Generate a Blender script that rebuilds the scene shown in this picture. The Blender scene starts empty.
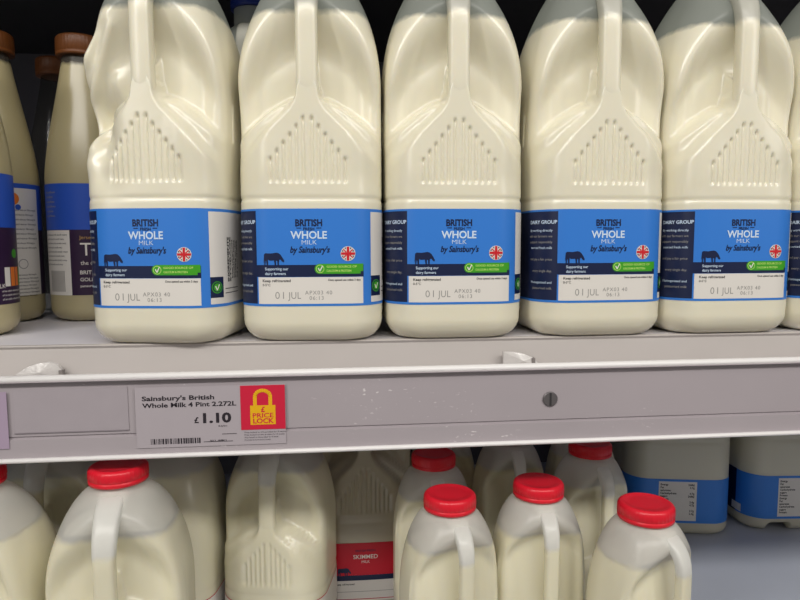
import bpy, bmesh, math, random
import numpy as np
from mathutils import Matrix, Vector
random.seed(4)
sc = bpy.context.scene
COL = sc.collection

# ------------------------------------------------------------------ camera, world, lights, exposure
cam_d = bpy.data.cameras.new('camera'); cam = bpy.data.objects.new('camera', cam_d); COL.objects.link(cam)
cam_d.sensor_width = 36.0; cam_d.lens = 36.0*630/800; cam_d.clip_start = 0.01
cam.matrix_world = (Matrix.Translation((0, 0, 0.067)) @ Matrix.Rotation(math.radians(-5.4), 4, 'Z')
                    @ Matrix.Rotation(math.radians(90-5.2), 4, 'X') @ Matrix.Rotation(math.radians(-0.2), 4, 'Z'))
cam_d.dof.use_dof = False
sc.camera = cam
sc.view_settings.view_transform = 'Standard'; sc.view_settings.look = 'None'
sc.view_settings.exposure = -0.33; sc.view_settings.gamma = 1.0; sc.view_settings.use_curve_mapping = False

w = bpy.data.worlds.new('shop_air'); sc.world = w; w.use_nodes = True
w.node_tree.nodes['Background'].inputs[0].default_value = (1.0, 0.93, 0.86, 1)
w.node_tree.nodes['Background'].inputs[1].default_value = 0.21

def area(name, loc, target, sx, sy, power, col=(1, .965, .91)):
    l = bpy.data.lights.new(name, 'AREA'); l.shape = 'RECTANGLE'; l.size = sx; l.size_y = sy
    l.energy = power; l.color = col
    o = bpy.data.objects.new(name, l); COL.objects.link(o); o.location = loc
    o.rotation_euler = (Vector(target)-Vector(loc)).to_track_quat('-Z', 'Y').to_euler()
    return o
area('aisle_light', (0.0, -1.10, 1.28), (0.05, 0.45, 0.0), 3.0, 0.22, 44)
area('aisle_light', (-1.3, -1.0, 1.1), (0.05, 0.45, 0.0), 0.22, 1.6, 11)
area('aisle_light', (1.6, -0.9, 1.1), (0.05, 0.45, 0.0), 0.22, 1.6, 10)

# ------------------------------------------------------------------ materials
def lin(c):
    return tuple(((v/255)/12.92 if v/255 <= .04045 else ((v/255+.055)/1.055)**2.4) for v in c)
MATS = {}
def mat(name, rgb, rough=.5, spec=.5, metal=0, noise=0, nscale=40, bump=0, coat=0):
    if name in MATS: return MATS[name]
    m = bpy.data.materials.new(name); m.use_nodes = True; nt = m.node_tree; b = nt.nodes['Principled BSDF']
    c = (*lin(rgb), 1)
    b.inputs['Base Color'].default_value = c; b.inputs['Roughness'].default_value = rough
    b.inputs['Specular IOR Level'].default_value = spec; b.inputs['Metallic'].default_value = metal
    b.inputs['Coat Weight'].default_value = coat
    tc = nt.nodes.new('ShaderNodeTexCoord'); nz = nt.nodes.new('ShaderNodeTexNoise')
    nz.inputs['Scale'].default_value = nscale; nz.inputs['Detail'].default_value = 4
    nt.links.new(tc.outputs['Object'], nz.inputs['Vector'])
    if noise:
        mx = nt.nodes.new('ShaderNodeMix'); mx.data_type = 'RGBA'
        mx.inputs[6].default_value = tuple(x*(1-noise) for x in c[:3])+(1,); mx.inputs[7].default_value = tuple(min(1, x*(1+noise)) for x in c[:3])+(1,)
        nt.links.new(nz.outputs['Fac'], mx.inputs[0]); nt.links.new(mx.outputs[2], b.inputs['Base Color'])
    if bump:
        bp = nt.nodes.new('ShaderNodeBump'); bp.inputs['Strength'].default_value = bump; bp.inputs['Distance'].default_value = .001
        nt.links.new(nz.outputs['Fac'], bp.inputs['Height']); nt.links.new(bp.outputs[0], b.inputs['Normal'])
    MATS[name] = m
    return m

def milk_plastic(name, level, cream, clear=(232, 232, 226), alpha=.66, rough=.27, sss=.2):
    """translucent bottle wall: backed by milk below the filling level, empty and see-through above it"""
    m = bpy.data.materials.new(name); m.use_nodes = True; nt = m.node_tree; N = nt.nodes; L = nt.links
    b = N['Principled BSDF']; out = N['Material Output']
    b.inputs['Base Color'].default_value = (*lin(cream), 1); b.inputs['Roughness'].default_value = rough
    b.inputs['Subsurface Weight'].default_value = sss; b.inputs['Subsurface Scale'].default_value = .004
    b.inputs['Subsurface Radius'].default_value = (1.0, .8, .45)
    b.inputs['Specular IOR Level'].default_value = .75
    b2 = N.new('ShaderNodeBsdfPrincipled'); b2.inputs['Base Color'].default_value = (*lin(clear), 1)
    b2.inputs['Roughness'].default_value = rough
    tl = N.new('ShaderNodeBsdfTranslucent'); tl.inputs[0].default_value = (*lin(clear), 1)
    tr = N.new('ShaderNodeBsdfTransparent'); tr.inputs[0].default_value = (.93, .95, .94, 1)
    m1 = N.new('ShaderNodeMixShader'); m1.inputs[0].default_value = .35; L.new(b2.outputs[0], m1.inputs[1]); L.new(tl.outputs[0], m1.inputs[2])
    m2 = N.new('ShaderNodeMixShader'); m2.inputs[0].default_value = alpha; L.new(tr.outputs[0], m2.inputs[1]); L.new(m1.outputs[0], m2.inputs[2])
    tc = N.new('ShaderNodeTexCoord'); sp = N.new('ShaderNodeSeparateXYZ'); L.new(tc.outputs['Object'], sp.inputs[0])
    nz = N.new('ShaderNodeTexNoise'); nz.inputs['Scale'].default_value = 130; nz.inputs['Detail'].default_value = 3
    L.new(tc.outputs['Object'], nz.inputs['Vector'])
    ma = N.new('ShaderNodeMath'); ma.operation = 'MULTIPLY_ADD'; ma.inputs[1].default_value = .005
    L.new(nz.outputs['Fac'], ma.inputs[0]); L.new(sp.outputs['Z'], ma.inputs[2])
    mr = N.new('ShaderNodeMapRange'); mr.inputs['From Min'].default_value = level+.0005; mr.inputs['From Max'].default_value = level+.0045
    L.new(ma.outputs[0], mr.inputs['Value'])
    mix = N.new('ShaderNodeMixShader'); L.new(mr.outputs[0], mix.inputs[0]); L.new(b.outputs[0], mix.inputs[1]); L.new(m2.outputs[0], mix.inputs[2])
    L.new(mix.outputs[0], out.inputs['Surface'])
    bp = N.new('ShaderNodeBump'); bp.inputs['Strength'].default_value = .12; bp.inputs['Distance'].default_value = .002
    n2 = N.new('ShaderNodeTexNoise'); n2.inputs['Scale'].default_value = 45; L.new(tc.outputs['Object'], n2.inputs['Vector'])
    L.new(n2.outputs['Fac'], bp.inputs['Height'])
    for q in (b, b2): L.new(bp.outputs[0], q.inputs['Normal'])
    return m

CREAM = (231, 226, 205)
M_BLUE = mat('label_blue', (50, 124, 214), .38)
M_NAVY = mat('label_navy', (14, 28, 66), .38)
M_WHITE = mat('label_white', (224, 220, 214), .45)
M_BLACK = mat('print_black', (22, 22, 26), .5)
M_PALE = mat('print_pale_blue', (205, 224, 245), .45)
M_GREY = mat('print_grey', (146, 144, 142), .5)
M_GREEN = mat('label_green', (62, 160, 30), .4)
M_LIME = mat('print_lime', (190, 225, 120), .4)
M_RED = mat('print_red', (205, 28, 40), .4)
M_CAPRED = mat('cap_red_plastic', (226, 28, 48), .33, noise=.05)
M_CAPBLUE = mat('cap_blue_plastic', (14, 40, 120), .4)

# ------------------------------------------------------------------ mesh helpers
class MB:
    def __init__(s): s.v = []; s.f = []; s.m = []; s.mats = []
    def mi(s, m):
        if m not in s.mats: s.mats.append(m)
        return s.mats.index(m)
    def add(s, verts, faces, m):
        k = len(s.v); i = s.mi(m); s.v += [tuple(map(float, p)) for p in verts]
        s.f += [tuple(k+int(q) for q in f) for f in faces]; s.m += [i]*len(faces)
    def box(s, x0, x1, y0, y1, z0, z1, m):
        v = [(x, y, z) for x in (x0, x1) for y in (y0, y1) for z in (z0, z1)]
        s.add(v, [(0, 1, 3, 2), (4, 6, 7, 5), (0, 4, 5, 1), (2, 3, 7, 6), (0, 2, 6, 4), (1, 5, 7, 3)], m)
    def extrude_x(s, prof, x0, x1, m, nx=1):
        n = len(prof); v = []
        for k in range(nx+1):
            x = x0+(x1-x0)*k/nx; v += [(x, y, z) for y, z in prof]
        f = [(k*n+i, k*n+(i+1) % n, (k+1)*n+(i+1) % n, (k+1)*n+i) for k in range(nx) for i in range(n)]
        f += [tuple(range(n-1, -1, -1)), tuple(nx*n+i for i in range(n))]
        s.add(v, f, m)
    def lathe(s, prof, m, n=48, cx=0, cy=0, rib=0, ribn=0, ribz=(0, 0)):
        v = []
        for r, z in prof:
            for i in range(n):
                a = 2*math.pi*i/n
                rr = r
                if ribn and ribz[0] <= z <= ribz[1] and r > 0: rr = r+rib*(1 if math.cos(a*ribn) > 0 else 0)
                v.append((cx+rr*math.cos(a), cy+rr*math.sin(a), z))
        f = [(k*n+i, k*n+(i+1) % n, (k+1)*n+(i+1) % n, (k+1)*n+i) for k in range(len(prof)-1) for i in range(n)]
        if prof[0][0] > 1e-4: f.append(tuple(range(n-1, -1, -1)))
        if prof[-1][0] > 1e-4: f.append(tuple((len(prof)-1)*n+i for i in range(n)))
        s.add(v, f, m)
    def build(s, name, parent=None, smooth=False, bevel=0):
        me = bpy.data.meshes.new(name); me.from_pydata(s.v, [], s.f)
        for m in s.mats: me.materials.append(m)
        me.polygons.foreach_set('material_index', s.m)
        if smooth: me.polygons.foreach_set('use_smooth', [True]*len(s.f))
        me.update()
        o = bpy.data.objects.new(name, me); COL.objects.link(o)
        if parent: o.parent = parent
        if bevel:
            b = o.modifiers.new('bevel', 'BEVEL'); b.width = bevel; b.segments = 3; b.limit_method = 'ANGLE'
        return o

def sm(x):
    x = np.clip(x, 0, 1); return x*x*(3-2*x)
def empty(name, loc, rz=0, tilt=(0, 0)):
    o = bpy.data.objects.new(name, None); COL.objects.link(o); o.location = loc
    o.rotation_euler = (math.radians(tilt[0]), math.radians(tilt[1]), math.radians(rz)); o.empty_display_size = .02
    return o
def tag(o, label, cat, group=None):
    o['label'] = label; o['category'] = cat
    if group: o['group'] = group
    return o
def struct(o): o['kind'] = 'structure'; return o
def clone(root, loc, rz=0, tilt=(0, 0), label=None, group=None, skip=()):
    def rec(o, par):
        c = o.copy(); COL.objects.link(c); c.parent = par
        for ch in [x for x in COL.objects if x.parent == o and x.name.split('.')[0] not in skip]: rec(ch, c)
        return c
    r = rec(root, None); r.location = loc
    r.rotation_euler = (math.radians(tilt[0]), math.radians(tilt[1]), math.radians(rz))
    if label: r['label'] = label
    if group: r['group'] = group
    return r

# text laid out flat as (verts, faces); default Blender typeface
_tc = {}
def text_mesh(s, size, bold=0.0, align='CENTER', shear=0, spacing=1.0):
    key = (s, size, bold, align, shear, spacing)
    if key in _tc: return _tc[key]
    cu = bpy.data.curves.new('t', 'FONT'); cu.body = s; cu.size = size; cu.offset = bold*size; cu.align_x = align
    cu.shear = shear; cu.resolution_u = 3; cu.space_character = spacing
    o = bpy.data.objects.new('t', cu); COL.objects.link(o)
    dg = bpy.context.evaluated_depsgraph_get(); me = o.evaluated_get(dg).to_mesh()
    v = np.array([tuple(x.co) for x in me.vertices]); f = [tuple(p.vertices) for p in me.polygons]
    o.evaluated_get(dg).to_mesh_clear(); bpy.data.objects.remove(o); bpy.data.curves.remove(cu)
    if len(v) == 0: v = np.zeros((0, 3))
    _tc[key] = (v, f); return v, f

class Decal:
    """collects flat artwork in (u, z) millimetres and wraps it on a surface  surf(u, z, lift) -> xyz"""
    def __init__(s, surf): s.mb = MB(); s.surf = surf
    def uv(s, pts, faces, m, lift):
        p = np.asarray(pts, float)
        if len(p): s.mb.add(s.surf(p[:, 0]/1000, p[:, 1]/1000, lift/1000), faces, m)
    def rect(s, u0, u1, z0, z1, m, lift):
        n = max(1, int(abs(u1-u0)/1.5)); us = np.linspace(u0, u1, n+1)
        pts = [(u, z) for u in us for z in (z0, z1)]
        s.uv(pts, [(2*k, 2*k+2, 2*k+3, 2*k+1) for k in range(n)], m, lift)
    def disc(s, u, z, r, m, lift, n=28, ry=None):
        pts = [(u+r*math.cos(2*math.pi*i/n), z+(ry or r)*math.sin(2*math.pi*i/n)) for i in range(n)]
        s.uv(pts, [tuple(range(n))], m, lift)
    def poly(s, pts, m, lift):
        bm = bmesh.new(); vs = [bm.verts.new((a, b, 0)) for a, b in pts]; bm.faces.new(vs)
        bmesh.ops.triangulate(bm, faces=bm.faces[:]); bm.verts.index_update()
        s.uv([(v.co.x, v.co.y) for v in bm.verts], [tuple(v.index for v in f.verts) for f in bm.faces], m, lift); bm.free()
    def line(s, pts, wd, m, lift):
        for (a, b), (c, d) in zip(pts, pts[1:]):
            dx, dy = c-a, d-b; L = math.hypot(dx, dy) or 1; nx, ny = -dy/L*wd/2, dx/L*wd/2
            s.uv([(a+nx, b+ny), (a-nx, b-ny), (c-nx, d-ny), (c+nx, d+ny)], [(0, 1, 2, 3)], m, lift)
    def text(s, t, u, z, cap, m, lift, bold=.0, align='CENTER', shear=0, spacing=1.0, rot=0, width=None):
        v, f = text_mesh(t, cap/.70, bold, align, shear, spacing)
        if not len(v): return
        v = v.copy()
        if width:
            wd = v[:, 0].max()-v[:, 0].min(); v[:, 0] *= width/wd
        x, y = (v[:, 0], v[:, 1]) if not rot else (-v[:, 1], v[:, 0])
        s.uv(np.stack([u+x, z+y], 1), f, m, lift)

# ------------------------------------------------------------------ moulded handled milk bottle
def unit_section(c, nF, nS, nC):
    """unit rounded square starting at front left, going anticlockwise seen from above"""
    pts = []
    def arc(cx, cy, a0, a1):
        for i in range(nC): a = a0+(a1-a0)*i/nC; pts.append((cx+c*math.cos(a), cy+c*math.sin(a)))
    def side(p, q, n):
        for i in range(n): t = i/n; pts.append((p[0]+(q[0]-p[0])*t, p[1]+(q[1]-p[1])*t))
    k = 1-c; h = math.pi/2
    side((-k, -1), (k, -1), nF); arc(k, -k, -h, 0); side((1, -k), (1, k), nS); arc(k, k, 0, h)
    side((k, 1), (-k, 1), nS); arc(-k, k, h, 2*h); side((-1, k), (-1, -k), nS); arc(-k, -k, 2*h, 3*h)
    return np.array(pts)

class Bottle:
    def __init__(s, W, H, zf, neck=.0165, c=.46, bulge=.0016, rbase=.014, hs=1.0, dent=None, fine=True, notch=False, zs=None, recess=True, D=None, seed=0, e1=2.2, e2=.8, zt=None, nk=.026):
        s.e1, s.e2, s.nk = e1, e2, nk; s.zt = zt or .224*zf/.163
        s.W, s.H, s.zf, s.neck, s.c, s.bulge, s.rb, s.dent, s.fine, s.notch = W, H, zf, neck, c, bulge, rbase, dent, fine, notch
        s.a = W/2; s.kx = W/.105; s.kz = zf/.163; s.hs = hs; s.recess = recess; s.b = (D or W)/2; s.seed = seed
        s.zn = H-nk; s.zs = zs or .175*s.kz
    def section_at(s, z):
        a0 = s.a; k = 0
        if z < s.rb: inset = s.rb-math.sqrt(max(0, s.rb**2-(s.rb-z)**2))*1.0; return max(a0-inset*.9, .01)/a0, 0
        if z > s.zs:
            u = min(1, (z-s.zs)/(s.zn-s.zs)); n = s.neck/a0
            return n+(1-n)*(1-u**s.e1)**s.e2, u**1.3
        return 1.0, 0
    def bell(s, z):
        z = z/s.kz
        return np.interp(z, [.09, .10, .118, .130, .142, .1515, .156, .161, .166, .171, .175, .19], [.110, .080, .056, .042, .0306, .0196, .0142, .0104, .0087, .0078, .0062, .0050])*s.kx
    def points(s, U, z):
        sc_, k = s.section_at(z)
        ang = np.arctan2(U[:, 1], U[:, 0]); circ = np.stack([np.cos(ang), np.sin(ang)], 1)
        P = (U*(1-k)+circ*k)*sc_
        x = P[:, 0]*s.a; y = P[:, 1]*s.b
        fl = np.clip(1-(P[:, 0]/sc_)**2, 0, 1)*np.sign(P[:, 1])
        fs = np.clip(1-(P[:, 1]/sc_)**2, 0, 1)*np.sign(P[:, 0])
        bz = s.bulge*sm(min(1, z/.02))*(1-k)
        y = y+bz*fl; x = x+bz*.8*fs
        return x, y
    def mesh(s):
        nF, nS, nC = (84, 14, 18) if s.fine else (40, 10, 10)
        U = unit_section(s.c, nF, nS, nC); n = len(U)
        zs = list(s.rb*(1-np.cos(np.linspace(0, math.pi/2, 8))))
        step = .0011 if s.fine else .0022
        zs += list(np.arange(s.rb+.002, .094*s.kz, .004)) + list(np.arange(.094*s.kz, .185*s.kz, step)) + list(np.arange(.185*s.kz, s.zn-.002, .0022))
        zs += list(np.linspace(s.zn-.001, s.zn, 2)); zs += [s.zn+.003, max(s.zn+.004, s.H-.003)]
        rows = []
        hw = .0088*s.kx
        for z in zs:
            x, y = s.points(U, min(z, s.zn))
            front = y < 0
            if s.recess:
                ax = np.abs(x); bz = s.bell(z); bl = float(np.interp(z/s.kz, [.12, .145, .158, .168], [.014, .010, .007, .0028]))*s.kx
                up = 1-sm((z-.1735*s.kz)/(.018*s.kz))
                ridge = (1-sm((ax-(bz-bl*.35))/bl))*up
                core = (1-sm((ax-(min(bz, .0110*s.kx)-bl*.35))/bl))*up
                led = s.kz*(.1600-.022*np.clip((ax/s.kx-.012)/.036, 0, 2)**1.4)
                low = sm((z-led)/(.0075*s.kz))
                side = 1-.75*sm((ax/s.a-.66)/.40)
                ztop = s.zt+.004*s.kz-.045*s.kz*np.clip(ax/s.a, 0, 1)**2
                top = 1-sm((z-(ztop-.034*s.kz))/(.042*s.kz))
                push = side*top*s.kx*(.0160*(1-core)*low+.0075*(1-ridge))
                y = np.where(front, np.minimum(y+push, np.maximum(y, -.010)), y)
                if s.fine or s.kx > .7:
                    g = np.zeros_like(x)
                    for i in range(6):
                        for sg in (-1, 1):
                            xi = sg*(.00315+.00475*i)*s.kx; z1 = (.150-.0053*i)*s.kz; z0 = .1075*s.kz
                            inz = sm((z-z0)/.0015)*(1-sm((z-z1)/.0015))
                            e = math.exp(-((z-z1+.0012)/.0013)**2)*.7
                            g += np.exp(-((x-xi)/(.00105*s.kx))**2)*(inz*.0017+e*.0009)
                    y = np.where(front, y+g*(ax < bz+.002), y)
            cr = .0007*math.exp(-((z-.0975*s.kz)/.0013)**2)+.0006*math.exp(-((z-(.0175))/.0016)**2)
            r = np.hypot(x, y); x = x-x/r*cr; y = y-y/r*cr
            wob = .0006*(np.sin(x*70+z*45+s.seed)+np.sin(z*90-x*38+2*s.seed))*sm((z-.095*s.kz)/.02)*sm((np.abs(x)-.012)/.012)
            y = y+np.where(front, wob, 0)
            if s.dent: x, y = s.dent(x, y, z)
            if s.notch and z < .016:
                nd = (1-sm((np.abs(x+.024)-.011)/.006))*(1-sm(z/.014))*front
                zz = z+nd*.009
                rows.append(np.stack([x, y+nd*.004, zz], 1)); continue
            rows.append(np.stack([x, y, np.full_like(x, z)], 1))
        V = np.concatenate(rows); R = len(rows)
        idx = np.arange(n); nx = (idx+1) % n; F = []
        for k in range(R-1):
            F.append(np.stack([k*n+idx, k*n+nx, (k+1)*n+nx, (k+1)*n+idx], 1))
        F = [tuple(q) for q in np.concatenate(F).tolist()]
        F.append(tuple(range(n-1, -1, -1))); F.append(tuple((R-1)*n+i for i in range(n)))
        return V, F
    def handle(s):
        # hollow grip: rises from the front panel and curves back into the shoulder
        kx, kz = s.kx, s.kz; fy = -s.b-s.bulge
        t = .0062*kx
        top = s.zn-.0035
        zt = s.zn-.034*kz
        pts = []   # (y centre, z, half width, half thickness)
        for z, off, wd in ((.146, .0040, .0082), (.154, .0019, .0086), (.161, .0009, .0087), (.167, .0002, .0085), (.173, -.0003, .0082), (.180, -.0004, .0080), (.188, -.0004, .0080)):
            pts.append((fy+t+off*kx, z*kz, wd*kx, t))
        for z in np.linspace(.192*kz, zt-.012*kz, 6): pts.append((fy+t-.0004*kx, z, .0080*kx, t))
        y0 = fy+t-.0003*kx; y1 = -s.neck*.55
        for a in np.linspace(0.12, 1, 10):
            an = a*math.pi/2
            pts.append((y0+(y1-y0)*(1-math.cos(an)), zt-.012*kz+(top-zt+.012*kz)*math.sin(an), (.0080+.0035*a)*kx, t*(1-.25*a)))
        path = np.array([(p[0], p[1]) for p in pts]); tan = np.gradient(path, axis=0); tan /= np.linalg.norm(tan, axis=1)[:, None]
        n = 20; V = []
        for (y, z, hw, ht), (ty, tz) in zip(pts, tan):
            ny, nz = -tz, ty
            for i in range(n):
                a = 2*math.pi*i/n; ca, sa = math.cos(a), math.sin(a)
                ex = .55
                px = hw*math.copysign(abs(ca)**ex, ca); q = ht*math.copysign(abs(sa)**ex, sa)
                V.append((px, y+ny*q, z+nz*q))
        R = len(pts)
        F = [(k*n+i, (k+1)*n+i, (k+1)*n+(i+1) % n, k*n+(i+1) % n) for k in range(R-1) for i in range(n)]
        F += [tuple(range(n)), tuple((R-1)*n+i for i in range(n-1, -1, -1))]
        return V, F
    def label_surf(s):
        U = unit_section(s.c, 60, 40, 24)
        x, y = s.points(U, .06*s.kz); P = np.stack([x, y], 1)
        P = np.concatenate([P, P[:1]]); d = np.linalg.norm(np.diff(P, axis=0), axis=1); L = np.concatenate([[0], np.cumsum(d)])
        tot = L[-1]; i0 = 30; off = L[i0]
        T = np.roll(P[:-1], -1, 0)-np.roll(P[:-1], 1, 0); Nn = np.stack([T[:, 1], -T[:, 0]], 1); Nn /= np.linalg.norm(Nn, axis=1)[:, None]
        Nn = np.concatenate([Nn, Nn[:1]])
        s.perim = tot*1000
        def surf(u, z, lift):
            q = np.mod(u+off, tot)
            px = np.interp(q, L, P[:, 0]); py = np.interp(q, L, P[:, 1]); nx = np.interp(q, L, Nn[:, 0]); ny = np.interp(q, L, Nn[:, 1])
            return np.stack([px+nx*lift, py+ny*lift, z], 1)
        return surf
    def milk_surface(s, level):
        U = unit_section(s.c, 12, 12, 8); x, y = s.points(U, level)
        # the front stays behind the finger recess
        y = np.maximum(y, -s.b*.45) if s.recess else y
        v = [(a*.90, b*.90, level) for a, b in zip(x, y)]
        return v, [tuple(range(len(v)))]

CAP_R = .0190
def cap_mesh(z0, h, m, r=CAP_R, n=120):
    mb = MB()
    mb.lathe([(r*.96, z0-.0012), (r*1.005, z0-.001), (r*1.01, z0+.0014), (r*.985, z0+.0018), (r*.985, z0+.0022), (r, z0+.0026), (r*.985, z0+h-.0022), (r*.965, z0+h-.0010), (r*.92, z0+h-.0003), (r*.87, z0+h), (r*.80, z0+h), (r*.77, z0+h-.0003), (r*.5, z0+h-.0003), (0.0001, z0+h-.0003)], m, n=n, rib=.0004, ribn=40, ribz=(z0+.0024, z0+h-.0018))
    return mb

def cow(d, u, z, w_, m, lift):
    P = [(0, .12), (.03, .62), (.0, .40), (.03, .78), (.10, .86), (.35, .84), (.62, .90), (.74, .86), (.84, .72), (.93, .50), (1.0, .30), (.97, .20), (.90, .24), (.82, .40), (.76, .38), (.74, .22), (.74, 0), (.67, 0), (.66, .30), (.60, .32), (.60, 0), (.54, 0), (.50, .34), (.30, .32), (.22, .40), (.22, 0), (.15, 0), (.13, .30), (.10, .28), (.09, 0), (.03, 0), (.045, .34)]
    P = P[:1]+P[3:]
    d.poly([(u+a*w_, z+b*w_*.66) for a, b in P], m, lift)

def flag(d, u, z, r):
    d.disc(u, z, r, M_WHITE, .50)
    k = r*.94
    for sx in (-1, 1):
        for sy in (-1, 1):
            for tri in ([(.30, .62), (.30, .90), (.52, .80)], [(.62, .30), (.90, .30), (.78, .56)]):
                d.poly([(u+sx*a*k, z+sy*b*k) for a, b in (tri if sx*sy > 0 else tri[::-1])], M_NAVY, .56)
            d.line([(u+sx*.25*k, z+sy*.2*k), (u+sx*.68*k, z+sy*.62*k)], r*.16, M_RED, .56)
    d.rect(u-k, u+k, z-r*.17, z+r*.17, M_RED, .62); d.rect(u-r*.17, u+r*.17, z-k, z+k, M_RED, .62)

def make_label(bot, main, second, root, big=True, z0=25.0, z1=89.6):
    surf = bot.label_surf(); per = bot.perim
    k = bot.W/.105
    S = lambda v: v*k
    d = Decal(surf); h = per/2-.2
    d.rect(-h, h, z0, z1, main, .25)
    kz = (z1-z0)/65.7
    Z = lambda v: z0+(v-24.3)*kz
    # navy side panel, navy strip across the front, white date panel, white side panel
    d.rect(S(-118), S(-39), Z(26), Z(88.6), M_NAVY, .32)
    d.rect(S(-39.2), S(40), Z(44.2), Z(52.3), M_NAVY, .34)
    d.rect(S(-37.8), S(39.5), Z(25.9), Z(44.0), M_WHITE, .38)
    d.rect(S(46.5), S(118), Z(26.3), Z(88.0), M_WHITE, .34)
    d.rect(S(46.5), S(58), Z(30.5), Z(44.5), M_NAVY, .38)
    lab = d.mb.build('label', root)
    for p in lab.data.polygons: p.use_smooth = True
    t = Decal(surf)
    ZZ = lambda v: Z(v)
    if big:
        t.text('BRITISH', 0, Z(78.4), 4.4*kz, M_NAVY, .48, .03, width=S(19.5))
        t.text('FRESH', 0, Z(75.5), 1.9*kz, M_NAVY, .48, .02, width=S(8))
        t.rect(S(-9), S(-5.5), Z(76.8), Z(77.3), M_NAVY, .48); t.rect(S(5.5), S(9), Z(76.8), Z(77.3), M_NAVY, .48)
        t.text('WHOLE', 0, Z(70.0), 4.9*kz, M_PALE, .48, .025, width=S(26.5))
        t.text('MILK', 0, Z(66.0), 3.0*kz, M_PALE, .48, -.006, width=S(11))
        t.text("by Sainsbury's", S(.3), Z(60.6), 4.1*kz, M_NAVY, .48, .025, shear=.25, width=S(29))
    else:
        t.text('BRITISH FRESH', 0, Z(77), 2.6, M_NAVY, .48, .01)
        t.text('SKIMMED' if False else 'BRITISH', 0, Z(69), 4.4*k, M_PALE, .48, .01)
        t.text('MILK', 0, Z(63), 3.0*k, M_PALE, .48, .004)
    t.text('Supporting our', S(-32.5), Z(48.8), 2.0*k, M_PALE, .48, .01, align='LEFT', width=S(17))
    t.text('dairy farmers', S(-32.5), Z(45.6), 2.0*k, M_PALE, .48, .01, align='LEFT', width=S(15))
    t.text('Keep refrigerated', S(-34.5), Z(40.8), 1.9*k, M_BLACK, .48, .02, align='LEFT', width=S(20.5))
    t.text('0-5°C', S(-34.5), Z(38.0), 1.7*k, M_BLACK, .48, .01, align='LEFT')
    t.text('Once opened use within 3 days', S(37.5), Z(41.4), 1.5*k, M_BLACK, .48, .02, align='RIGHT', width=S(24))
    if big:
        t.text('01', S(-21.5), 30.0, 4.8, M_GREY, .48, -.008, spacing=1.15)
        t.text('JUL', S(-11), 30.0, 4.6, M_GREY, .48, -.004, spacing=1.05, width=8.6)
        t.text('APX03 40', S(6.5), 32.8, 2.6, M_GREY, .48, .0, spacing=1.2)
        t.text('06:13', S(5.0), 29.2, 2.6, M_GREY, .48, .0, spacing=1.2)
    # side panel writing
    t.text('DAIRY GROUP', S(-52), Z(80), 2.4, M_PALE, .45, .02, align='CENTER')
    for i, ln in enumerate(['By working directly', 'with our farmers we', 'support responsibly', 'sourced fresh milk', '', 'and pay a fair price', '', 'every single day.', '', 'Homogenised and', 'pasteurised milk']):
        if ln: t.text(ln, S(-43), Z(74.5-4.1*i), 1.7, M_GREY if i % 3 else M_PALE, .45, .005, align='RIGHT')
    for i, (ln, c) in enumerate([('INGREDIENTS', 2.2), ('STORAGE', 2.2), ('Keep refrigerated', 1.6), ('Suitable for home', 1.6), ('freezing on day', 1.6), ('of purchase', 1.6)]):
        t.text(ln, S(66)+i*3.2, Z(56), c, M_BLACK, .45, .04, rot=1, width=30 if c > 2 else 26)
    for zz in (36.0, 33.0): t.rect(S(60), S(84), Z(zz), Z(zz)+.5, M_BLACK, .45)
    t.disc(S(52), Z(37.5), 4.6*k, M_GREEN, .45); t.disc(S(52), Z(37.5), 3.9*k, M_NAVY, .50); t.disc(S(52), Z(37.5), 3.1*k, M_GREEN, .55)
    t.line([(S(50.4), Z(38.4)), (S(51.8), Z(35.6))], .8*k, M_WHITE, .6); t.line([(S(51.8), Z(35.6)), (S(53.9), Z(39.6))], .8*k, M_WHITE, .6)
    t.mb.build('lettering', lab)
    e = Decal(surf); cow(e, S(-33.4), Z(52.3), S(15.2), M_NAVY, .48); e.mb.build('cow_emblem', lab)
    e = Decal(surf); flag(e, S(28.3), Z(59.8), 5.4*k); e.mb.build('flag_emblem', lab)
    e = Decal(surf)
    e.rect(S(7.5), S(37.5), Z(46.2), Z(53.0), M_GREEN, .50); e.disc(S(7.5), Z(49.6), 3.4*kz, M_GREEN, .50); e.rect(S(37), S(39.6), Z(47.8), Z(53.0), M_GREEN, .50)
    e.disc(S(7.8), Z(49.6), 2.8*kz, M_LIME, .54); e.disc(S(7.8), Z(49.6), 2.4*kz, M_GREEN, .58)
    e.line([(S(6.4), Z(50.2)), (S(7.6), Z(48.0))], .8*k, M_WHITE, .64); e.line([(S(7.6), Z(48.0)), (S(9.6), Z(51.6))], .8*k, M_WHITE, .64)
    e.text('GOOD SOURCE OF', S(12.5), Z(50.4), 1.5*k, M_LIME, .56, .02, align='LEFT', width=S(22))
    e.text('CALCIUM & PROTEIN', S(12.5), Z(47.6), 1.5*k, M_LIME, .56, .02, align='LEFT', width=S(18))
    e.mb.build('green_flash', lab)
    return lab

def make_bottle(name, bot, pm, level, cap_m, loc, rz=0, label=None, tilt=(0, 0), hm=None):
    root = empty(name, loc, rz, tilt)
    mb = MB(); mb.add(*bot.mesh(), pm); body = mb.build('body', root, smooth=True)
    if bot.recess:
        mb = MB(); mb.add(*bot.handle(), hm or pm); mb.build('handle', root, smooth=True)
    mb = MB(); mb.add(*bot.milk_surface(level), MILK); mb.build('milk', root)
    cp = cap_mesh(bot.H-.0098, .0098, cap_m, r=CAP_R).build('cap', root, smooth=False)
    for p in cp.data.polygons: p.use_smooth = True
    if label: label(bot, root)
    return root
MILK = mat('milk_surface', (228, 222, 202), .3)

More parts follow.
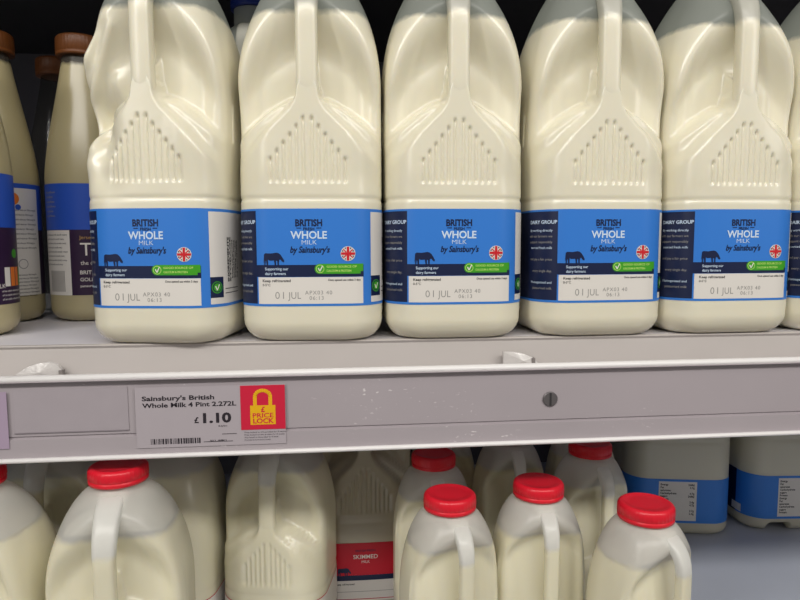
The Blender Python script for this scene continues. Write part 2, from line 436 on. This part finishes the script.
# ------------------------------------------------------------------ structure: cabinet and shelves
M_STEEL = mat('painted_shelf_steel', (228, 225, 232), .42, noise=.05, nscale=25, bump=.05)
M_LIP = mat('painted_lip_cream', (186, 180, 177), .5, noise=.05, nscale=25, bump=.1)
M_RAIL = mat('ticket_rail_plastic', (170, 162, 167), .38, noise=.06, nscale=18, bump=.08)
def scuffed(m):
    # pale specks and rubbed patches worn into the rail
    nt = m.node_tree; N = nt.nodes; L = nt.links; b = N['Principled BSDF']; src = b.inputs['Base Color'].links[0].from_socket
    tc = N.new('ShaderNodeTexCoord'); a = N.new('ShaderNodeTexNoise'); a.inputs['Scale'].default_value = 420; c = N.new('ShaderNodeTexNoise'); c.inputs['Scale'].default_value = 16
    mp = N.new('ShaderNodeMapping'); mp.inputs['Scale'].default_value = (.55, 1, 1.2); L.new(tc.outputs['Object'], mp.inputs[0]); L.new(mp.outputs[0], a.inputs['Vector']); L.new(tc.outputs['Object'], c.inputs['Vector'])
    r1 = N.new('ShaderNodeMapRange'); r1.inputs['From Min'].default_value = .66; r1.inputs['From Max'].default_value = .74; L.new(a.outputs['Fac'], r1.inputs['Value'])
    r2 = N.new('ShaderNodeMapRange'); r2.inputs['From Min'].default_value = .52; r2.inputs['From Max'].default_value = .68; L.new(c.outputs['Fac'], r2.inputs['Value'])
    mu = N.new('ShaderNodeMath'); mu.operation = 'MULTIPLY'; L.new(r1.outputs[0], mu.inputs[0]); L.new(r2.outputs[0], mu.inputs[1])
    mx = N.new('ShaderNodeMix'); mx.data_type = 'RGBA'; mx.inputs[7].default_value = (.75, .72, .72, 1); L.new(src, mx.inputs[6]); L.new(mu.outputs[0], mx.inputs[0]); L.new(mx.outputs[2], b.inputs['Base Color'])
scuffed(M_RAIL)
M_RAILEDGE = mat('ticket_rail_edge', (236, 234, 234), .3)
M_DECK = mat('lower_deck_grey', (188, 194, 208), .5, noise=.06, nscale=12, bump=.1)
M_BACK = mat('cabinet_back_charcoal', (100, 100, 108), .6, noise=.1, nscale=8)
M_DARK = mat('cabinet_black', (46, 46, 49), .6)

XL, XR = -.62, .95
mb = MB(); mb.box(XL, XR, 1.0, 1.02, -.34, .50, M_BACK); struct(mb.build('wall_back'))
mb = MB(); mb.box(XL-.02, XL, .30, 1.02, -.34, .50, M_DARK); struct(mb.build('wall_left'))
mb = MB(); mb.box(XR, XR+.02, .30, 1.02, -.34, .50, M_BACK); struct(mb.build('wall_right'))
mb = MB(); mb.box(XL, XR, .42, 1.0, .345, .36, M_DARK); struct(mb.build('unseen_shade_deck'))  # unseen upper shelf deck, added to shade the bottles at the back
mb = MB(); mb.box(XL, XR, .32, 1.0, -.315, -.300, M_DECK); struct(mb.build('floor'))

shelf = tag(empty('shelf', (0, .43, 0)), 'pale grey shelf under the large milk bottles, with a ticket rail along its front', 'shelf')
def P(o): o.location = (0, -.43, 0); return o
TILT = math.radians(.15)   # the ticket rail is clipped on very slightly askew
def RT(o): o.rotation_euler.y = -TILT; return o
def RTI(o): o.rotation_euler.y = -TILT; o.location.z += o.location.x*math.tan(TILT)*.5; return o
mb = MB(); mb.box(XL, XR, .4345, .90, -.012, -.0005, M_STEEL); P(mb.build('deck', shelf))
mb = MB()
mb.extrude_x([(.4335, -.0025), (.4325, -.0008), (.4335, 0), (.4365, 0), (.4365, -.060), (.4285, -.060), (.4290, -.030)], XL, XR, M_LIP)
P(mb.build('front_lip', shelf))
# ticket rail
mb = MB()
mb.extrude_x([(.4125, -.0200), (.4140, -.0197), (.4165, -.0215), (.4172, -.024), (.4172, -.0560), (.4182, -.0564), (.4182, -.0572), (.4160, -.0580), (.4160, -.0705), (.4270, -.0705), (.4270, -.0200)], XL, XR, M_RAIL)
RT(P(mb.build('ticket_rail', shelf)))
mb = MB()
pr = [(.4162+.0032*math.cos(a), -.0184+.0024*math.sin(a)) for a in np.linspace(0, 2*math.pi, 14, endpoint=False)]
mb.extrude_x(pr, XL, XR, M_RAILEDGE)
RT(P(mb.build('rail_top_bead', shelf, smooth=True)))
mb = MB(); pr = [(.4148+.0020*math.cos(a), -.0712+.0016*math.sin(a)) for a in np.linspace(0, 2*math.pi, 12, endpoint=False)]
mb.extrude_x(pr, XL, XR, M_RAILEDGE); RT(P(mb.build('rail_bottom_bead', shelf, smooth=True)))

sv = MB(); sv.lathe([(.0052, 0), (.0052, .0012), (.0046, .0017), (.0001, .0017)], mat('screw_steel', (112, 108, 110), .45, metal=.5), n=32)
sv.box(-.0007, .0007, -.0046, .0046, .0014, .0019, mat('screw_slot', (50, 48, 50), .6))
scw = sv.build('screw', shelf); scw.location = (.1436, .4175-.43, -.0412); scw.rotation_euler = (math.radians(90), 0, 0)
# clear plastic divider clips caught between lip and rail
def clip(pts, label, y=.4248):
    m = mat('clear_clip_plastic', (206, 202, 200), .22, spec=.7, noise=.12, nscale=160, bump=.6)
    o = tag(empty('divider_clip', (pts[0][0], y, pts[0][1])), label, 'plastic clip', 'clear divider clips behind the ticket rail')
    mb = MB(); n = len(pts)
    x0, z0 = pts[0]
    cx = sum(p[0] for p in pts)/n-x0; cz = sum(p[1] for p in pts)/n-z0
    v = [(p[0]-x0, -.0002, p[1]-z0) for p in pts]+[(p[0]-x0, .0025, p[1]-z0) for p in pts]+[(cx, -.0022, cz)]
    f = [(i, (i+1) % n, 2*n) for i in range(n)]+[(i, n+i, n+(i+1) % n, (i+1) % n) for i in range(n)]+[tuple(range(2*n-1, n-1, -1))]
    mb.add(v, f, m); mb.build('wing', o)
    mb = MB(); t = pts[-3]; mb.box(t[0]-x0-.0012, t[0]-x0+.0012, -.0015, .0028, -.0035+t[1]-z0-.004, t[1]-z0, mat('clip_edge_grey', (132, 126, 124), .4)); mb.build('rib', o)
    return o
clip([(-.2150, -.0230), (-.2105, -.0175), (-.2040, -.0130), (-.1960, -.0105), (-.1890, -.0098), (-.1845, -.0112), (-.1822, -.0150), (-.1838, -.0200), (-.1870, -.0230)], 'clear crumpled plastic clip behind the ticket rail below the leftmost large bottle')
clip([(.1125, -.0230), (.1123, -.0090), (.1195, -.0092), (.1270, -.0108), (.1335, -.0135), (.1380, -.0180), (.1400, -.0230)], 'clear plastic clip behind the ticket rail below the gap before the fourth large bottle')

# price ticket
M_PAPER = mat('ticket_paper', (174, 166, 172), .45, noise=.03, nscale=60)
M_TRED = mat('ticket_red', (206, 30, 62), .42); M_YEL = mat('ticket_yellow', (232, 178, 20), .42); M_INK = mat('ticket_ink', (40, 34, 42), .5)
tk = tag(empty('price_ticket', (-.0865, .4154, -.047)), 'paper price ticket reading 1.10 with a red padlock panel, slotted in the shelf rail', 'price ticket')
flat = lambda u, z, l: np.stack([np.asarray(u), np.full_like(np.asarray(u, float), -l), np.asarray(z)], 1)
RTI(tk)
U = lambda x: x+86.5
Zt = lambda z: z+47.0
mb = MB(); mb.box(-.0470, .0492, -.0001, .0003, -.0190, .0212, M_PAPER); mb.build('paper', tk)
d = Decal(flat)
d.text("Sainsbury's British", U(-129.3), Zt(-34.6), 2.9, M_INK, .2, .03, align='LEFT', width=46)
d.text('Whole Milk 4 Pint 2.272L', U(-129.0), Zt(-39.2), 2.9, M_INK, .2, .028, align='LEFT', width=60)
d.text('£', U(-96.6), Zt(-50.2), 3.8, M_INK, .2, .03, align='LEFT')
d.text('1.10', U(-92.8), Zt(-50.2), 6.2, M_INK, .2, .04, align='LEFT', width=18.2)
d.text('48.4p/litre', U(-75.5), Zt(-53.2), 1.0, M_INK, .2, .01, align='RIGHT')
x = -124.6; rr = random.Random(3)
while x < -93.5:
    wv = rr.choice((.35, .35, .7, 1.0)); d.rect(U(x), U(x+wv), Zt(-63.8), Zt(-60.1), M_INK, .2); x += wv+rr.choice((.35, .4, .7))
for xx in (-85, -80, -78): d.text('0013', U(xx), Zt(-63.2), 1.3, M_INK, .2, .02)
d.rect(U(-91), U(-72), Zt(-63.3), Zt(-62.9), M_INK, .2); d.rect(U(-79), U(-69.5), Zt(-58.4), Zt(-58.0), M_INK, .2)
for i in range(4): d.text('Price locked on this product for 8 weeks', U(-64.5), Zt(-58.2-1.7*i), 1.0, M_INK, .2, .0, align='LEFT', width=(27, 26, 22, 17)[i])
d.mb.build('lettering', tk)
pl = MB(); pl.box(.0200, .0490, -.0004, -.0001, -.0089, .0208, M_TRED); pln = pl.build('padlock_panel', tk)
d = Decal(flat)
cx = 34.4
arc = [(cx-5.0, 7)]+[(cx-5.0*math.cos(a), 13.2+4.2*math.sin(a)) for a in np.linspace(0, math.pi, 12)]+[(cx+5.0, 7)]
d.line(arc, 2.4, M_YEL, .5); d.rect(cx-8.2, cx+8.2, -5.6, 7.4, M_YEL, .55)
d.text('£', cx, 3.0, 3.4, M_TRED, .65, .03); d.text('PRICE', cx, -.8, 3.0, M_TRED, .65, .015, width=13.5); d.text('LOCK', cx, -4.6, 3.2, M_TRED, .65, .025, width=13.5)
d.mb.build('padlock_emblem', pln)
tk2 = tag(empty('ticket', (-.226, .4154, -.046)), 'blank lilac paper ticket cut off at the left edge of the rail', 'price ticket')
RTI(tk2)
mb = MB(); mb.box(-.030, .0135, -.0001, .0003, -.0175, .0195, mat('ticket_lilac', (168, 150, 172), .45)); mb.build('paper', tk2)
# film strips over the rail
for x0, x1, lab in ((-.2095, -.1385, 'worn clear film window in the rail left of the price ticket'),):
    o = tag(empty('film_cover', ((x0+x1)/2, .4168, -.040)), lab, 'plastic film')
    RTI(o); hw = (x1-x0)/2; mb = MB(); mb.box(-hw, hw, -.0002, .0002, -.0135, .0145, mat('film_dull', (168, 160, 166), .22, spec=.7, noise=.05, nscale=70, bump=.15)); mb.build('film', o)
    mb = MB(); mb.box(-hw, hw, -.0004, .0002, -.0142, -.0135, mat('film_edge', (140, 132, 138), .4)); mb.build('film_edge', o)

# ------------------------------------------------------------------ large bottles on the upper shelf
LEV = .219
pm4 = milk_plastic('large_bottle_plastic', LEV, CREAM, clear=(206, 212, 205), alpha=.52)
ph4 = milk_plastic('large_handle_plastic', LEV, CREAM, clear=(222, 221, 210), alpha=.93)
ph2 = milk_plastic('medium_handle_plastic', .172, (226, 221, 196), clear=(246, 246, 242), alpha=.92)
ph1 = milk_plastic('small_handle_plastic', .146, (226, 221, 196), clear=(246, 246, 242), alpha=.92)
b4 = Bottle(.0950, .286, .1612)
GRP = 'large blue-labelled milk bottles on the upper shelf'
lab4 = lambda b, r: make_label(b, M_BLUE, None, r)
XS = [(-.0178, .4715, -3), (.0802, .4715, 0), (.1838, .4715, 1), (.2832, .4725, 1)]
B2 = make_bottle('milk_bottle', b4, pm4, LEV-.002, M_CAPBLUE, (*XS[0][:2], 0), XS[0][2], lab4, hm=ph4)
tag(B2, 'large blue-labelled milk bottle standing above the red padlock panel of the price ticket', 'milk bottle', GRP)
clone(B2, (*XS[1][:2], 0), XS[1][2], label='large blue-labelled milk bottle third from the left, in the middle of the upper shelf')
clone(B2, (*XS[2][:2], 0), XS[2][2], label='large blue-labelled milk bottle standing above the screw in the rail')
clone(B2, (*XS[3][:2], 0), XS[3][2], label='large blue-labelled milk bottle, second from the right edge of the upper shelf')
clone(B2, (.3830, .4730, 0), 0, label='large milk bottle cut off by the right edge, navy label side showing')
def dent(x, y, z):
    f = (y < 0)
    g = lambda cx, cz, sx, sz: np.exp(-((x-cx)/sx)**2-((z-cz)/sz)**2)
    y = y + f*(.0075*g(-.036, .152, .010, .014)+.0110*g(-.031, .136, .010, .018)+.006*g(-.030, .110, .012, .010)+.005*g(-.041, .215, .006, .014)+.004*g(-.030, .128, .008, .010))
    y = y - f*(.0030*g(-.040, .131, .010, .005)+.0030*g(-.046, .188, .007, .006)+.003*g(-.024, .172, .006, .010))
    x = x + (x < -.03)*(.0035*g(-.052, .140, .02, .014)-.0022*g(-.052, .124, .02, .009)+.002*g(-.052, .205, .02, .008))
    # long slanted crease beside the grip
    q = (x+.047)-(z-.165)*.42
    y = y + f*(.0028*np.exp(-(q/.0028)**2)-.0018*np.exp(-((q-.006)/.003)**2))*float(sm((z-.158)/.012)*(1-sm((z-.205)/.01)))
    return x, y
b4d = Bottle(.0915, .286, .1612, dent=dent, seed=3)
B1 = make_bottle('milk_bottle', b4d, pm4, LEV+.006, M_CAPBLUE, (-.1172, .4690, 0), -9, lab4, hm=ph4)
tag(B1, 'large blue-labelled milk bottle with a dented, creased front, first of its row', 'milk bottle', GRP)
clone(B2, (-.0760, .6000, 0), -2, label='large milk bottle behind, blue cap in the gap right of the dented bottle')

# ------------------------------------------------------------------ slim cream bottles at the left of the upper shelf
M_PURPLE = mat('label_purple', (48, 26, 58), .4); M_BLUE2 = mat('label_dull_blue', (40, 84, 190), .4)
M_ORANGE = mat('print_orange', (226, 120, 40), .45); M_WOODCAP = mat('cap_amber', (112, 64, 28), .45, noise=.15, nscale=60)
M_GOLD = mat('print_gold', (190, 150, 90), .4)
class RoundBottle:
    def __init__(s, r, H): s.r, s.H = r, H
    def surf(s, u, z, l): a = u/s.r-math.pi/2; R = s.r+l; return np.stack([R*np.cos(a), R*np.sin(a), z], 1)
def slim(name, r, H, pm, loc, rz, cap, face, label, filled=True):
    root = tag(empty(name, loc, rz), label, 'milk bottle', 'slim round bottles at the left of the upper shelf')
    mb = MB()
    pr = [(r-.012*(1-math.sin(a)), .012*(1-math.cos(a))*1.0) for a in np.linspace(0, math.pi/2, 8)]
    pr = [(r-.012+.012*math.sin(a), .012-.012*math.cos(a)) for a in np.linspace(0, math.pi/2, 8)]
    pr += [(r, z) for z in np.linspace(.02, H*.50, 12)]
    for t in np.linspace(0.05, 1, 22):
        z = H*.50+t*(H*.43-.0)
        k = float(sm(t)); k = .35*k+.65*t**1.25
        pr.append((r+(.0152-r)*k, z))
    pr.append((.0150, H-.006))
    mb.lathe(pr, pm, n=64); mb.build('body', root, smooth=True)
    c = cap_mesh(H-.016, .016, cap, r=.0195).build('cap', root)
    for p in c.data.polygons: p.use_smooth = True
    if filled:
        mb = MB(); mb.lathe([(.0158, H*.905-.004), (.0001, H*.905-.004)], MILK, n=32); mb.build('milk', root)
    if face: face(RoundBottle(r, H), root)
    return root
def slim_label(b, root):
    d = Decal(b.surf); h = math.pi*b.r*1000-.1
    d.rect(-h, h, 23, 116, M_PURPLE, .2); d.rect(-h, h, 79, 118, M_BLUE2, .26); d.rect(-52, -21, 23, 78.5, M_WHITE, .30); d.rect(52, 84, 23, 114, M_WHITE, .30)
    lab = d.mb.build('label', root)
    for p in lab.data.polygons: p.use_smooth = True
    t = Decal(b.surf)
    for i in range(14): t.text('Jersey and Guernsey milk, naturally creamy', -50, 74-3.6*i, 1.5, M_BLACK, .38, .01, align='LEFT', width=(27, 24, 26, 22)[i % 4]) if i < 8 else None
    for i in range(16): t.rect(-44+i*1.1, -43.6+i*1.1, 26, 44, M_BLACK, .38)
    for i in range(6): t.text('Taste the difference', -48, 110-4*i, 1.7, M_GREY, .36, .01, align='LEFT', width=(15, 12, 14)[i % 3])
    t.text('T', -13, 57, 11, M_WHITE, .7, align='LEFT'); t.text('aste', -4, 57, 7, M_WHITE, .6, align='LEFT'); t.text('the difference', -13, 49, 3.6, M_WHITE, .4, align='LEFT', width=26); t.text('Jersey', -13, 71, 3.0, M_GOLD, .4, align='LEFT')
    t.text('BRITISH', -14, 41, 3.2, M_WHITE, .36, .01, align='LEFT'); t.text('GOLD TOP MILK', -14, 35, 3.0, M_WHITE, .36, .01, align='LEFT'); t.text('pasteurised', -14, 30, 2.0, M_WHITE, .36, .01, align='LEFT')
    for i in range(20): t.text('Nutrition typical values per 100ml energy fat', 55, 107-4.0*i if i < 13 else 40-3*(i-13), 1.5, M_BLACK, .38, .01, align='LEFT', width=(26, 23, 25)[i % 3]) if i not in (0, 1, 2, 12) else None
    t.disc(60, 105, 5.2, M_ORANGE, .40)
    t.disc(64, 98, 2.4, M_BLUE2, .42); t.disc(66, 50, 4.2, M_GREY, .36); t.disc(66, 50, 3.6, M_WHITE, .40)
    for i, c in enumerate((M_WHITE, M_ORANGE, M_ORANGE, M_GREEN)): t.rect(18+i*6, 23.2+i*6, 36, 50, c, .36)
    t.disc(30, 60, 3.4, M_GREEN, .36)
    for i in range(3): t.text('of an adult reference intake', 15, 32-3*i, 1.5, M_WHITE, .36, .01, align='LEFT', width=24)
    t.mb.build('lettering', lab)
pmj = milk_plastic('slim_bottle_plastic', .221, (182, 171, 134), clear=(120, 116, 108), alpha=.4, rough=.3)
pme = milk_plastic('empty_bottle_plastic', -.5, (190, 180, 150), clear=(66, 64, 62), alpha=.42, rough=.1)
slim('slim_milk_bottle', .0330, .246, pmj, (-.2250, .5950, 0), 30, M_WOODCAP, slim_label, 'slim cream bottle with an amber cap just left of the dented bottle')
slim('slim_milk_bottle', .0330, .246, pmj, (-.2970, .5850, 0), -58, M_WOODCAP, slim_label, 'slim cream bottle showing its white printed back label with an orange dot')
slim('slim_milk_bottle', .0330, .246, pmj, (-.2760, .4950, 0), 42, M_WOODCAP, slim_label, 'nearest slim cream bottle, cut off by the left edge, purple label with green dot')
slim('empty_bottle', .0330, .250, pme, (-.2800, .6800, 0), 0, M_WOODCAP, None, 'unfilled clear slim bottle behind, seen between two slim cream bottles', filled=False)

# ------------------------------------------------------------------ lower deck: two pint, one pint, red labelled and big bottles
pm2 = milk_plastic('medium_bottle_plastic', .178, (226, 221, 196), clear=(244, 244, 238), alpha=.72)
b2 = Bottle(.086, .218, .133, fine=False, zs=.130, e1=2.4, e2=.64, c=.55, zt=.186, nk=.014)
M_REDL = mat('label_red', (200, 22, 44), .4)
G2 = 'medium red-capped milk bottles at the left of the lower deck'
def red_label(b, root, full=True):
    surf = b.label_surf(); h = b.perim/2-.2; k = b.W/.105; d = Decal(surf)
    d.rect(-h, h, 22*k, 89*k, M_WHITE, .25); d.rect(-h, h, 52*k, 89*k if full else 52.5*k, M_REDL, .3); d.rect(-h, h, 88.2*k, 89.2*k, M_REDL, .34); d.rect(-h, h, 46*k, 52*k, M_NAVY, .32); d.rect(-118*k, -39*k, 46*k, 88*k if full else 52*k, M_NAVY, .36)
    d.rect(-h, h, 24*k, 24.8*k, M_REDL, .3)
    lab = d.mb.build('label', root)
    t = Decal(surf)
    t.text('BRITISH FRESH', 0, 79*k, 2.4*k, M_NAVY, .42, .01); t.text('SKIMMED', 0, 71*k, 4.6*k, M_WHITE, .42, .01); t.text('MILK', 0, 66*k, 3*k, M_WHITE, .42)
    t.text('Keep refrigerated', -33*k, 41*k, 2*k, M_BLACK, .42, .02, align='LEFT'); t.rect(-34*k, 36*k, 33*k, 33.5*k, M_GREY, .42)
    t.mb.build('lettering', lab)
    e = Decal(surf); cow(e, -31*k, 52*k, 15*k, M_NAVY, .42); e.mb.build('cow_emblem', lab)
ZF = -.300
A = make_bottle('milk_bottle', b2, pm2, .177, M_CAPRED, (-.1520, .4330, ZF), 4, lambda b, r: red_label(b, r, False), hm=ph2)
tag(A, 'red-capped milk bottle, front row of the lower deck, its cap under the price ticket', 'milk bottle', G2)
clone(A, (-.2470, .4360, ZF), -8, label='red-capped milk bottle at the bottom left corner, cap cut off by the photo edge')
clone(A, (-.0540, .5420, ZF), -11, label='medium milk bottle without visible cap, left of the dim red-labelled bottle')
clone(A, (-.1490, .5480, ZF), 172, label='medium milk bottle behind and to the right of the front red-capped bottle')
clone(A, (-.2440, .5480, ZF), 0, label='shaded medium milk bottle between the two front red-capped bottles at lower left')
b4c = Bottle(.0920, .290, .163, fine=False)
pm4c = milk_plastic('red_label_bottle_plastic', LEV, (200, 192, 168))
make_b = make_bottle('milk_bottle', b4c, pm4c, LEV-.002, M_CAPRED, (.0210, .6340, ZF), 0, lambda b, r: red_label(b, r))
tag(make_b, 'milk bottle with a red skimmed label standing in the shade at the back', 'milk bottle')

pm1 = milk_plastic('small_bottle_plastic', .150, (226, 221, 196), clear=(244, 244, 238), alpha=.74)
b1 = Bottle(.0672, .185, .085, c=.68, fine=False, zs=.108, neck=.0172, rbase=.010, e1=2.5, e2=.58, zt=.160, nk=.0125)
G1 = 'small red-capped milk bottles on the lower deck'
S = make_bottle('small_milk_bottle', b1, pm1, .149, M_CAPRED, (.0778, .4410, ZF), 12, hm=ph1)
tag(S, 'small red-capped milk bottle, front row, leftmost, lowest row of caps', 'milk bottle', G1)
clone(S, (.1495, .4570, ZF), 1, label='small red-capped milk bottle, front row, middle one of three')
clone(S, (.2120, .4100, ZF), 24, tilt=(0, 0), label='small red-capped milk bottle, front row, rightmost, nearest the empty deck')
clone(S, (.0790, .5300, ZF), 0, label='small red-capped milk bottle in the second row behind the leftmost front one')
clone(S, (.2260, .5440, ZF), 8, label='small red-capped milk bottle in the second row, nearest the blue-banded bottles')
clone(S, (.1640, .5930, ZF), 4, label='small milk bottle in the third row, its cap almost hidden by the rail')
clone(S, (.1030, .6330, ZF), 0, label='small milk bottle in the third row, a pale sliver behind the left second-row bottle')
clone(S, (.2480, .6200, ZF), 0, label='small milk bottle in the third row, behind the right second-row bottle')

# big blue banded bottles seen from the back
pmb = milk_plastic('big_bottle_plastic', .30, (206, 202, 182))
bb = Bottle(.128, .300, .20, fine=False, recess=False, notch=True, zs=.165, rbase=.010, c=.40)
def big_label(b, root):
    surf = b.label_surf(); h = b.perim/2-.2; d = Decal(surf)
    d.rect(-h, h, 17, 73, M_BLUE, .25); d.rect(-28, 18, 20, 70, M_WHITE, .3); d.rect(-112, -82, 17, 73, M_NAVY, .3); d.rect(-90, -72, 19, 29, M_WHITE, .34)
    lab = d.mb.build('label', root); t = Decal(surf)
    for i in range(12):
        t.text(('Energy', 'Fat', 'saturates', 'Carbohydrate', 'sugars', 'Protein')[i % 6], -26, 65-3.7*i, 2.4, M_BLACK, .38, .03, align='LEFT')
        if i % 3 != 2: t.text(('268kJ', '3.7g', '2.4g', '4.7g')[i % 4], 15, 65-3.7*i, 2.4, M_BLACK, .38, .03, align='RIGHT')
    t.mb.build('lettering', lab)
BB = make_bottle('big_milk_bottle', bb, pmb, .27, M_CAPBLUE, (.4310, .7870, ZF), -10, big_label)
tag(BB, 'big milk bottle with a blue band at the back of the lower deck, left one', 'milk bottle', 'big blue-banded bottles at the back of the lower deck')
clone(BB, (.5780, .7850, ZF), -3, label='big milk bottle with a blue band at the back, cut off by the right edge')
